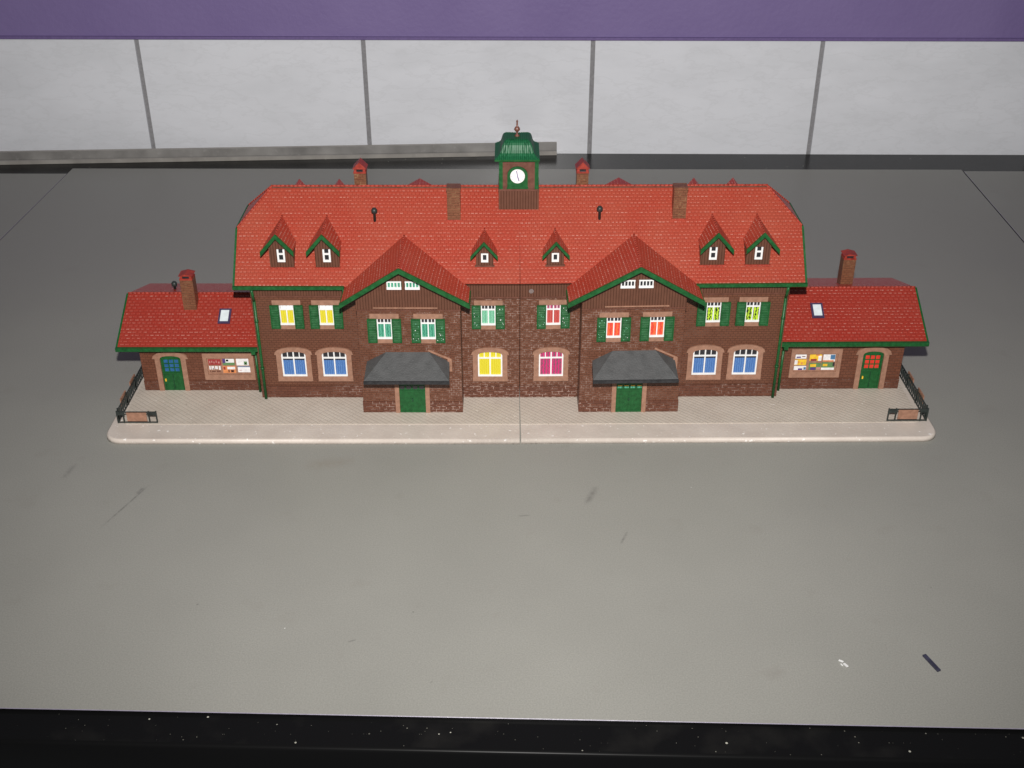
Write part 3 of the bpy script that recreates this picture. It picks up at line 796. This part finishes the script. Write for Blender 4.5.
        post(-4.6, 4.4, 26.4, 32.0, 'pg', [(.0,.22,.35,1,'pp'), (.25,.98,.42,1,'pw'), (.3,.5,.6,.9,'pm')])
        post(-5.0, 4.8, 19.6, 25.6, 'po', [(.35,.95,.55,.9,'pw'), (.4,.5,.1,.5,'wood'), (.6,.85,.1,.45,'wood'), (.66,.78,.2,.35,'tan_d'), (.05,.2,.5,.9,'pr')])
        post(5.8, 15.2, 26.2, 32.0, 'pw', [(.62,.88,.1,.6,'pg'), (.7,.8,.2,.4,'pk')])
        post(6.4, 15.8, 20.2, 25.4, 'pw', [(.0,1,.88,1,'pb'), (.1,.3,.3,.4,'pm')])
    else:
        post(-15.8, -7.4, 29.0, 32.2, 'pw', [(.1,.5,.2,.5,'pp'), (.6,.9,.4,.6,'wood')])
        post(-16.0, -7.0, 23.8, 28.2, 'py', [(0,.25,.1,.9,'pw'), (.3,.4,.3,.7,'po'), (.55,.7,.2,.5,'po')])
        post(-16.0, -6.6, 19.8, 23.0, 'pw', [(.35,.7,.0,.4,'pp'), (.8,.98,.1,.7,'pb')])
        post(-4.8, 4.4, 27.2, 32.2, 'py', [(.1,.6,0,.3,'pr'), (.72,.98,.0,.8,'pw'), (.5,.8,.8,1,'po')])
        post(-4.6, 4.4, 19.8, 25.4, 'pg', [(.1,.6,.45,.85,'py'), (.15,.6,.0,.35,'pp'), (.65,1,.05,.4,'pm')])
        post(5.6, 14.8, 26.6, 32.2, 'pw', [(.6,.98,.3,.95,'pb'), (.0,.9,0,.18,'po')])
        post(5.0, 15.0, 19.8, 25.8, 'pg', [(0,1,0,.3,'pw'), (.1,.45,.5,.8,'py'), (.85,1,.5,1,'pk')])
    # skylight
    su = 225.6 if L else 228
    def sk(m):
        y0, y1 = 75.5, 87; f = lambda y: 44.9+(y-57)*.5744
        n = Vector((0, -.498, .867))
        def q(x0, x1, a, b, h): return [tuple(Vector((x, y, f(y)))+n*h) for x, y in ((x0, a), (x1, a), (x1, b), (x0, b))]
        m.slab(q(su-4.6, su+4.6, y0, y1, 1.2), 1.4, 'purple')
        m.slab(q(su-3.1, su+3.1, y0+1.5, y1-1.4, 1.5), .3, 'sky')
    part('skylight', st, sk)
    ac, ay = (252.8, 91) if L else (258.5, 121)
    ab = 58 if L else 56
    at = 87.0 if L else 85.5
    def ach(m):
        m.box(ac-4.9, ac+4.9, ay-4.5, ay+4.5, ab, at, 'stack'); brick_cap(m, ac, ay, at, 8.8, 8.6, 1.4)
    part('chimney', st, ach)
    if L: vent(272.6, 120, 61, 9)
    # ---- corner railing with its tan boards
    fx = 297.6+ex
    def rail(m):
        z0, z1 = 4.6, 13.4
        xs = [fx, fx-4.6, fx-23.5, fx-29.0]
        m.box(xs[-1]-.4, fx+.4, 15.8, 16.6, z1-.7, z1+.2, 'iron'); m.box(xs[-1]-.4, fx+.4, 15.8, 16.6, z0-.5, z0+.3, 'iron')
        m.box(xs[-1], xs[-1]+6.5, 15.85, 16.55, z1-2.8, z1-.7, 'iron'); m.box(fx-5.5, fx, 15.85, 16.55, z1-2.8, z1-.7, 'iron')
        for x in xs: m.box(x-.45, x+.45, 15.75, 16.65, 3.8, z1+.6, 'iron')
        for zz in (z1-.7, z0-.5): m.box(fx-.4, fx+.4, 16.6, 112, zz, zz+.85, 'iron')
        for i in range(24):
            y = 19+i*3.8
            m.box(fx-.35, fx+.35, y, y+.7, 4.0, z1, 'iron')
            if i % 6 == 0: m.box(fx-.6, fx+.6, y, y+1, 3.8, z1+1.2, 'iron')
            m.bar((fx, y, z0), (fx, y+3.8, z1-.5), .4, .5, 'iron')
    r_ = part('railing', st, rail)
    part('sign_board', r_, lambda m: m.box(fx-22.0, fx-7.4, 15.1, 15.75, 6.0, 13.2, 'tan_d'))
    for ya in (31, 56): part('sign_board', r_, lambda m, ya=ya: m.box(fx+.7, fx+1.5, ya, ya+13, 7.6, 15.4, 'tan_d'))
    XF = IDT

half(-1, 'left'); half(1, 'right')

# ------------------------------------------------------------------ clock tower (stands on the ridge over the joint)
T = 4.9
def tw(m):
    m.box(T-14.0, T+14.0, 89.6, 119.4, 138, 182, 'wood')
    m.box(T-14.7, T+14.7, 89.0, 120, 136, 158.6, 'plank')
    m.box(T-14.9, T+14.9, 88.7, 120.3, 157.8, 159.2, 'wood')
tower = part('clock_tower', st, tw)
def cor(m):
    pass
for k in (-1, 1):
    for y0, y1 in ((88.5, 91), (118, 120.5)):
        part('corner_trim', tower, lambda m: m.box(min(T+k*14.3, T+k*11.6), max(T+k*14.3, T+k*11.6), y0, y1, 159.2, 181.5, 'green'))
def cap(m):
    TC = T-1.2; cy = 104.6
    L_ = [(180.6, 14.6, 17.2), (181.0, 16.1, 18.5), (182.4, 16.2, 18.6), (182.9, 15.4, 17.6), (184.0, 13.6, 15.6), (185.6, 12.2, 13.9), (187.4, 11.5, 12.9), (189.2, 11.1, 12.3), (190.8, 10.6, 11.6), (192.2, 9.8, 10.5), (193.3, 8.6, 8.9), (193.9, 7.2, 7.2)]
    ring = lambda q: [(TC-q[1], cy-q[2], q[0]), (TC+q[1], cy-q[2], q[0]), (TC+q[1], cy+q[2], q[0]), (TC-q[1], cy+q[2], q[0])]
    m.poly(ring(L_[0])[::-1], 'green_d'); m.poly(ring(L_[-1]), 'rib')
    for i, (a, b) in enumerate(zip(L_, L_[1:])):
        A, B = ring(a), ring(b)
        for j in range(4): m.poly([A[j], A[(j+1) % 4], B[(j+1) % 4], B[j]], 'green' if i < 2 else 'rib', False)
    # standing seams pressed into the front and back of the dome
    for q in range(11):
        t = -1+2*q/10
        for a, b in zip(L_[3:], L_[4:]):
            for k in (-1, 1): m.bar((TC+t*a[1]*.96, cy+k*a[2], a[0]+.1), (TC+t*b[1]*.96, cy+k*b[2], b[0]+.1), .55, .5, 'rib')
part('tower_roof', tower, cap)
part('finial', tower, lambda m: m.lathe((T-1.2, 104.6, 193.8), [(0, 0), (2.0, 0), (1.6, .8), (.7, 1.4), (.7, 3.0), (1.6, 3.9), (2.3, 5.0), (1.7, 6.4), (.7, 7.4), (.55, 10.2), (.8, 10.8), (.5, 11.6), (0, 12.2)], 'brown_m', 14))
T_ = T; T = 4.0
def cpn(m):
    pts = [(T-7.4, 160.2), (T+7.4, 160.2), (T+7.4, 170)]+[(T+7.4*math.cos(PI*i/10), 170+6.4*math.sin(PI*i/10)) for i in range(1, 10)]+[(T-7.4, 170)]
    m.prism(pts, 'y', 88.0, 90, 'green')
    m.box(T-7.8, T+7.8, 87.6, 88.6, 159.8, 160.9, 'green')
part('clock_panel', tower, cpn)
def face(m):
    c0, r = (T, 87.5, 169.4), 5.3
    P = [(c0[0]+r*math.cos(2*PI*i/28), c0[2]+r*math.sin(2*PI*i/28)) for i in range(28)]
    m.prism(P, 'y', 87.5, 88.2, 'white')
    for i in range(12):
        a = 2*PI*i/12; p = Vector((T+4.2*math.cos(a), 87.42, 169.4+4.2*math.sin(a))); q = Vector((T+4.8*math.cos(a), 87.42, 169.4+4.8*math.sin(a)))
        m.bar(p, q, .2, .2, 'pm')
part('clock_face', tower, face)
part('clock_hand', tower, lambda m: m.bar((T+.1, 87.2, 169.1), (T-.7, 87.2, 173.6), .2, .5, 'pp'))
part('clock_hand', tower, lambda m: m.bar((T, 87.1, 169.6), (T+1.1, 87.1, 166.0), .2, .6, 'pp'))

# ------------------------------------------------------------------ camera, flash, room light
cam = bpy.data.cameras.new('camera'); co = bpy.data.objects.new('camera', cam); col.objects.link(co)
co.location = (0, -.720, .471); co.rotation_euler = (math.radians(90-30.5), 0, 0)
cam.sensor_width = 36; cam.lens = 1175*36/1024; cam.clip_start = .01; cam.clip_end = 50
sc.camera = co
def lamp(name, typ, loc, target, energy, **kw):
    l = bpy.data.lights.new(name, typ); o = bpy.data.objects.new(name, l); col.objects.link(o)
    l.energy = energy; o.location = loc
    for k, v in kw.items(): setattr(l, k, v)
    o.rotation_euler = (Vector(target)-Vector(loc)).to_track_quat('-Z', 'Y').to_euler()
    return o
lamp('camera_flash', 'SPOT', (0, -.715, .572), (0, .38, .05), 52, spot_size=math.radians(91), spot_blend=1.0, shadow_soft_size=.010, color=(1, .975, .945))
w = bpy.data.worlds.new('World'); sc.world = w; w.use_nodes = True
bg = w.node_tree.nodes['Background']; bg.inputs[0].default_value = (.95, .97, 1, 1); bg.inputs[1].default_value = .11
sc.view_settings.view_transform = 'Standard'; sc.view_settings.look = 'None'; sc.view_settings.exposure = 0
sc.render.resolution_x = 1024; sc.render.resolution_y = 768
